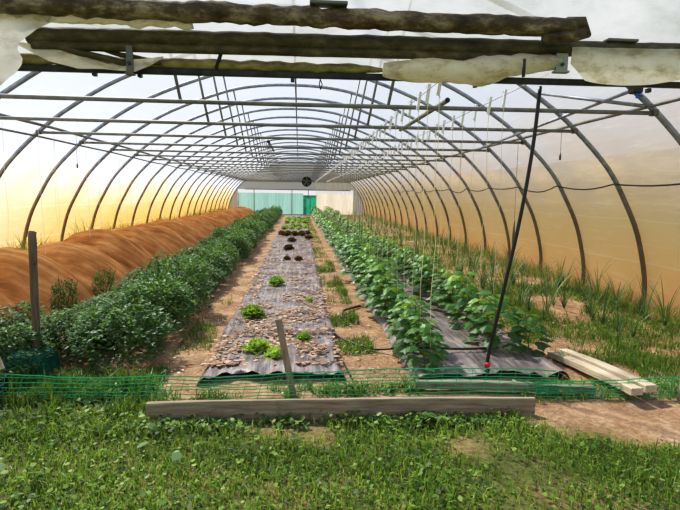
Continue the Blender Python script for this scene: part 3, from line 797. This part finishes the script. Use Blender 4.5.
def leafbits(name, n, sampler, lr_, mt, label, cat, flat=.5, z=.0):
    m = MB()
    for _ in range(n):
        p = sampler()
        if p is None: continue
        x, y, k = p; L = rnd(*lr_)*k; a = rnd(0, 6.283); d = Vector((math.cos(a), math.sin(a), rnd(-flat, flat))).normalized(); s = Vector((-math.sin(a), math.cos(a), rnd(-flat, flat))).normalized()*L*rnd(.28, .45)
        c_ = Vector((x, y, z+rnd(.0, .05)*k if flat > .2 else z+rnd(0, .012)))
        m.face([c_, c_+d*L*.3+s, c_+d*L*.75+s*.8, c_+d*L, c_+d*L*.7-s*.8, c_+d*L*.3-s])
    return tag(m.build(name, mt), label, cat, kind='stuff')
leafbits('clover', 22000, s_lawn, (.014, .034), M_grass, 'small round-leaved clover mixed through the lawn', 'clover')
# clumps of taller weeds
def clumps(regs):
    def f():
        x0, x1, y0, y1, th, sc = R.choices(regs, [r_[6] for r_ in regs])[0][:6]
        x = rnd(x0, x1); y = rnd(y0, y1)
        if R.random() > (nz(x, y, sc, 4)+.35*nz(x, y, sc*3.7, 7)-th)*3.2+.12: return None
        return x, y, .7+1.2*max(0, nz(x, y, 3, 1))
    return f
blades('weeds', 26000, clumps([(-2.9, -1.15, 3.8, 4.7, -.15, 1.5, 7), (-1.2, 1.0, 3.72, 4.22, -.05, 2, 4), (.40, .78, 4.6, 12, .0, 1.6, 7), (.42, .75, 12, 37, -.1, 1.6, 6), (-1.25, -.9, 4.4, 8, .15, 1.2, 2), (2.0, 4.2, 3.8, 4.1, .1, 2, 1)]), (.05, .16), (.0022, .005), M_weed, 'green weeds growing between the beds and behind the green net', 'weeds', .8)
blades('weeds', 42000, clumps([(2.55, 5.0, 4.6, 9.5, -.28, .9, 14), (2.5, 5.0, 9.5, 20, -.3, .9, 9), (2.5, 5.0, 20, 38, -.1, .9, 5), (3.1, 5.0, 3.9, 5.2, -.2, 1.2, 4)]), (.04, .15), (.0025, .006), M_weed, 'low green weeds covering the ground among the leeks', 'weeds', .9)
leafbits('broadleaf_weeds', 9000, clumps([(-2.9, -1.15, 3.75, 4.7, -.2, 1.5, 5), (-1.4, 1.75, 3.40, 3.55, -.3, 2, 3), (2.55, 5.0, 4.6, 9.5, .0, .9, 5), (.42, .75, 4.6, 12, .0, 1.6, 2), (-1.1, 1, 3.8, 4.2, 0, 2, 2)]), (.025, .06), M_weed, 'broad-leaved weeds around the green net and along the beds', 'weeds', .7)
def s_edge(x0, x1, y0, y1):
    def f():
        y = y0+(y1-y0)*R.random()**1.4; return rnd(x0, x1), y, .6+1.3*max(0, nz(0, y, 1.5, 2)+.3)
    return f
blades('wall_weeds', 9000, s_edge(-5.38, -4.95, 5.5, 38), (.32, .72), (.004, .010), M_dryweed, 'tall yellow-green grass between the orange netting and the left wall', 'weeds', .6)
blades('wall_weeds', 4500, s_edge(4.75, 5.2, 5.2, 38), (.08, .25), (.003, .006), M_dryweed, 'dry yellow-green grass along the foot of the right wall', 'weeds', .8)
# litter
def s_lit():
    y = 4.6+24*R.random()**1.6; x = rnd(-.84, .40)
    if nz(x*.6, y, 2.6, 6) < -.02 and R.random() < .85: return None
    return x, y, 1
leafbits('leaf_litter', 15000, s_lit, (.018, .065), M_litter, 'dry pale dead leaves strewn over the lettuce mulch film', 'leaf litter', .14, .062)
def s_lit2():
    y = 4.2+20*R.random()**1.5; x = R.choice([rnd(-1.25, -.85), rnd(.5, 1.0), rnd(.5, 1.0), rnd(1.05, 2.5)])
    return x, y, 1
leafbits('soil_crumbs', 1500, s_lit2, (.01, .035), M_litter, 'dry plant scraps scattered on the paths', 'plant scraps', .15, .008)
blades('tall_weeds', 5000, clumps([(-2.7, -1.2, 3.62, 4.35, -.1, 2.2, 3), (-2.9, -2.2, 3.4, 4.6, -.2, 2, 1)]), (.10, .26), (.003, .008), M_weed, 'taller weeds crowding through the green net at the left', 'weeds', .7)
# individual broad leaves in the lawn
bl = MB(); P0 = Vector((0, 0, 0)); lobed(bl, P0, Vector((0, 1, .25)), Vector((0, 0, 1)), .085, .7); 
bl = MB()
pts = [(0, 0), (.03, .012), (.042, .045), (.03, .08), (0, .10), (-.03, .08), (-.042, .045), (-.03, .012)]
bl.face([(x, y, .02+.2*y+.2*abs(x)) for x, y in pts], .5)
M_bleaf = mat('dock_leaf', lambda nt: mixs(nt, .3, bsdf(nt, (.19, .29, .12), .5), transl(nt, (.2, .3, .1))))
def dock(n):
    r = empty('dock_weed'); bl.build('leaf', M_bleaf, r); b = MB(); b.tube([(0, .0, .02), (.0, -.05, -.01)], .003, 5); b.build('stalk', M_stem, r); return r
dk = dock(1); index_kids()
for i, (x, y, rz, lab) in enumerate([(-1.66, 2.86, .4, 'broad pale leaf in the grass nearest the lower left corner'), (-.98, 3.10, -1.1, 'broad pale leaf in the grass beneath the left end of the board'), (-.70, 2.93, .1, 'broad pale leaf on a long stalk in the grass left of centre'), (-.93, 3.36, 1.3, 'broad pale leaf just in front of the left end of the board')]):
    o = dk if i == 0 else copy_tree(dk); o.location = (x, y, .03); o.scale = (.75, .75, .75); o.rotation_euler = (rnd(-.2, .5), rnd(-.3, .3), rz); tag(o, lab, 'weed', 'broad leaves in the lawn')

# ------------------------------------------------------------------ timber, posts, net
def plank(name, p0, p1, w, h, m, label, z=0.0, cat='plank', tilt=0, n=24, warp=.006):
    p0 = Vector(p0); p1 = Vector(p1); d = p1-p0; L = d.length
    b = MB(); n0 = 0
    prof = [(-w/2, 0), (-w/2, h*.06), (-w/2, h*.94), (-w/2+.006, h), (w/2-.006, h), (w/2, h*.94), (w/2, h*.06), (w/2-.005, 0)]
    for i in range(n+1):
        t = i/n
        for (y_, z_) in prof:
            q = warp*noise.noise(Vector((t*3, y_*20, z_*20)))
            b.v.append((L*t, y_+q, z_+q+ warp*2*math.sin(PI*t)))
    K = len(prof)
    for i in range(n):
        for j in range(K):
            q = (j+1) % K; b.f.append((i*K+j, (i+1)*K+j, (i+1)*K+q, i*K+q)); b.a.append(.5)
    b.f.append(tuple(range(K))); b.a.append(.5); b.f.append(tuple(n*K+j for j in reversed(range(K)))); b.a.append(.5)
    o = b.build(name, m); o.location = p0
    o.rotation_euler = (tilt, -math.asin(d.z/L), math.atan2(d.y, d.x))
    tag(o, label, cat); return o
plank('threshold_board', (-1.06, 3.60, -.02), (1.74, 3.565, -.02), .04, .15, M_wood, 'long weathered board standing on edge across the doorway, in front of the green net', cat='board')
M_w2 = M_woodgrey
plank('lying_plank', (.98, 4.14, 0), (2.42, 3.93, 0), .07, .065, M_w2, 'grey weathered timber lying behind the right end of the long board', cat='plank')
mp = mat('pale_timber_x', woodfn((.40, .31, .20), (.64, .54, .40), (1.2, 14, 14)))
plank('lying_plank', (2.56, 4.92, .0), (2.66, 3.74, .06), .105, .055, mp, 'pale plank, left one of the pair lying side by side at the right')
plank('lying_plank', (2.69, 4.95, .015), (2.79, 3.76, .075), .105, .055, mp, 'pale plank, right one of the pair lying side by side at the right')
def post(name, x, y, h, r0, lean, m, label):
    r = empty(name, (x, y, 0)); b = MB()
    P = [(lean[0]*t+.006*noise.noise(Vector((t*5, x, 0))), lean[1]*t, -.05+(h+.05)*t) for t in [i/12 for i in range(13)]]
    b.tube(P, [r0*(1+.08*noise.noise(Vector((i*.6, x, 1)))) for i in range(13)], 10, rough=.06, freq=20); b.build('shaft', m, r, True)
    b = MB(); tx, ty, tz = P[-1]
    b.face([(tx-.02, ty, tz-.02), (tx+.03, ty-.01, tz-.02), (tx+.045, ty, tz-.005), (tx+.02, ty, tz+.01), (tx-.03, ty, tz+.012)]); b.build('splinter', m, r)
    tag(r, label, 'post'); return r
post('wooden_post', -2.36, 4.77, 1.235, .034, (.02, 0), M_post, 'tall round wooden post standing among the bushes at the left')
# flat stake
r = empty('wooden_stake', (-.04, 4.03, 0)); b = MB()
M = Matrix.Rotation(-.185, 4, 'Y'); b.box(-.026, .026, -.010, .010, -.04, .63, M, .003); b.build('lath', M_stake, r)
tag(r, 'short flat wooden stake leaning left in front of the lettuce mulch film', 'stake')
post('net_post', 3.05, 3.78, .20, .022, (.02, 0), M_stake, 'short stub post holding the green net at the right edge')
# green net
def net(name, x0, x1, yf, ztop, rows, label, sd, holes=.12, rr=.0036):
    b = MB(); n = int((x1-x0)/.06)
    def P(x, f):
        z = ztop(x)*f+.022*noise.noise(Vector((x*1.4, f*3, sd)))+.008*noise.noise(Vector((x*9, f*4, sd)))
        return (x, yf(x)+.02*noise.noise(Vector((x*1.3, f*2, sd+3)))-(.05*(1-f)), max(z, .004))
    for k in range(rows):
        f = (k+.3)/(rows-.7)
        b.tube([P(x0+(x1-x0)*i/n, f) for i in range(n+1)], rr if k != rows-1 else rr*1.4, 4)
    x = x0
    while x < x1:
        b.tube([P(x+.01*q, q/5) for q in range(6)], rr*.55, 4); x += holes
    tag(b.build(name, M_net), label, 'net')
net('plastic_net', -2.6, 2.1, lambda x: 3.97+.0*x, lambda x: .20-.01*x+.035*math.sin(x*1.4), 8, 'green plastic netting strung low across the doorway behind the long board', 1)
net('plastic_net', 1.9, 3.9, lambda x: 3.93-.07*(x-1.9), lambda x: .10+.05*(x-1.9)+.01*math.sin(x*3), 7, 'green plastic netting bunched up to the stub post at the right', 5, .09)
# teal tray upside down
r = empty('plastic_tray', (-2.40, 4.66, 0)); b = MB()
def frus(b, x0, y0, z0, x1, y1, z1):
    A = [(-x0, -y0, z0), (x0, -y0, z0), (x0, y0, z0), (-x0, y0, z0)]; B = [(-x1, -y1, z1), (x1, -y1, z1), (x1, y1, z1), (-x1, y1, z1)]
    for j in range(4): q = (j+1) % 4; b.face([A[j], A[q], B[q], B[j]], .5)
    b.face(B, .5)
frus(b, .23, .15, .0, .20, .12, .17); frus(b, .20, .12, .17, .185, .105, .185)
b.build('body', M_tray, r)
b = MB(); b.tube([(-.24, -.16, .012), (.24, -.16, .012), (.24, .16, .012), (-.24, .16, .012), (-.24, -.16, .012)], .012, 6); b.build('rim', M_tray, r)
tag(r, 'teal plastic tray lying upside down by the foot of the wooden post', 'tray')
# plank end and black crate at left edge
plank('leaning_plank', (-2.85, 3.98, .02), (-2.215, 3.99, .26), .035, .13, mp, 'pale plank leaning into view at the left edge above a black crate')
r = empty('black_crate', (-2.50, 3.94, 0)); b = MB()
for k in range(4): b.box(-.26, .26, -.13, -.12, .01+k*.045, .04+k*.045, bev=.002); b.box(.25, .26, -.13, .13, .01+k*.045, .04+k*.045, bev=.002); b.box(-.26, .26, .12, .13, .01+k*.045, .04+k*.045, bev=.002); b.box(-.26, -.25, -.13, .13, .01+k*.045, .04+k*.045, bev=.002)
for sx in (-.25, 0, .25):
    for sy in (-.125, .125): b.box(sx-.012, sx+.012, sy-.008, sy+.008, 0, .18, bev=.002)
b.build('slatted_side', M_rubber, r)
b = MB(); b.box(-.25, .25, -.12, .12, .0, .01, bev=.002); b.build('bottom', M_rubber, r)
tag(r, 'black slatted plastic crate at the left edge under the leaning plank', 'crate')
# hoses on the ground
def hose(pts, rr, label):
    b = MB(); b.tube(catmull(pts, 6), rr, 8); tag(b.build('irrigation_hose', M_rubber, smooth=True), label, 'hose')
hose([(.40, 5.95, .015), (.47, 5.60, .02), (.74, 5.20, .02), (1.0, 5.02, .07), (1.25, 4.94, .10), (1.62, 4.88, .10), (2.0, 4.95, .09)], .012, 'black hose curving from the weedy strip across the bare path onto the cucumber mulch')
hose([(.56, 6.55, .015), (.60, 6.80, .05), (.72, 7.05, .03), (.88, 7.26, .02)], .016, 'short black hose piece lying on the bare path beside the weeds')
hose([(.33, 6.2, .03), (.31, 5.6, .03), (.335, 5.0, .03), (.31, 4.34, .02)], .010, 'black drip hose along the right edge of the lettuce mulch, left of two')
hose([(.40, 5.9, .03), (.39, 5.2, .03), (.42, 4.8, .03), (.46, 4.38, .02)], .008, 'black drip hose along the right edge of the lettuce mulch, right of two')
hose([(.62, 8.9, .015), (.66, 9.5, .03), (.70, 10.0, .02)], .012, 'short piece of black hose lying far along the bare path')

# ------------------------------------------------------------------ light, world, camera
sc = bpy.context.scene
w = bpy.data.worlds.new('sky'); sc.world = w; w.use_nodes = True; nt = w.node_tree
bg = nt.nodes['Background']; tc = nt.nodes.new('ShaderNodeTexCoord'); sp = nt.nodes.new('ShaderNodeSeparateXYZ'); nt.links.new(tc.outputs['Generated'], sp.inputs[0])
c = ramp(nt, mrange(nt, sp.outputs[2], 0, 1), [(0, (.95, .95, .96)), (.35, (.76, .86, 1.0)), (1, (.50, .68, 1.0))])
nt.links.new(c, bg.inputs[0]); bg.inputs[1].default_value = .85
L = bpy.data.lights.new('sun', 'SUN'); L.energy = 9.0; L.angle = math.radians(4); L.color = (1, .95, .86)
lo = bpy.data.objects.new('sun', L); COL.objects.link(lo)
az, el = math.radians(-36), math.radians(49)     # ahead of the camera, to the left
sd = Vector((math.sin(az)*math.cos(el), math.cos(az)*math.cos(el), math.sin(el)))
lo.rotation_euler = sd.to_track_quat('Z', 'Y').to_euler()

pi_, ya, ro = .116, .08, .013
fwd = Vector((math.sin(ya)*math.cos(pi_), math.cos(ya)*math.cos(pi_), -math.sin(pi_)))
r0 = Vector((math.cos(ya), -math.sin(ya), 0)); u0 = r0.cross(fwd)
rr = r0*math.cos(ro)+u0*math.sin(ro); uu = -r0*math.sin(ro)+u0*math.cos(ro)
cam = bpy.data.cameras.new('camera'); cam.sensor_width = 36; cam.lens = 36*520/680; cam.clip_end = 300; cam.clip_start = .05
co = bpy.data.objects.new('camera', cam); COL.objects.link(co)
M = Matrix((rr, uu, -fwd)).transposed().to_4x4(); M.translation = (0, 0, 1.6); co.matrix_world = M
sc.camera = co
sc.view_settings.view_transform = 'Standard'; sc.view_settings.exposure = 0.0; sc.view_settings.look = 'None'
sc.view_settings.use_curve_mapping = True
cv = sc.view_settings.curve_mapping.curves[3]
cv.points.new(.10, .075); cv.points.new(.5, .52); cv.points.new(.8, .84)
sc.view_settings.curve_mapping.update()
sc.cycles.max_bounces = 8; sc.cycles.transparent_max_bounces = 16; sc.cycles.sample_clamp_indirect = 4
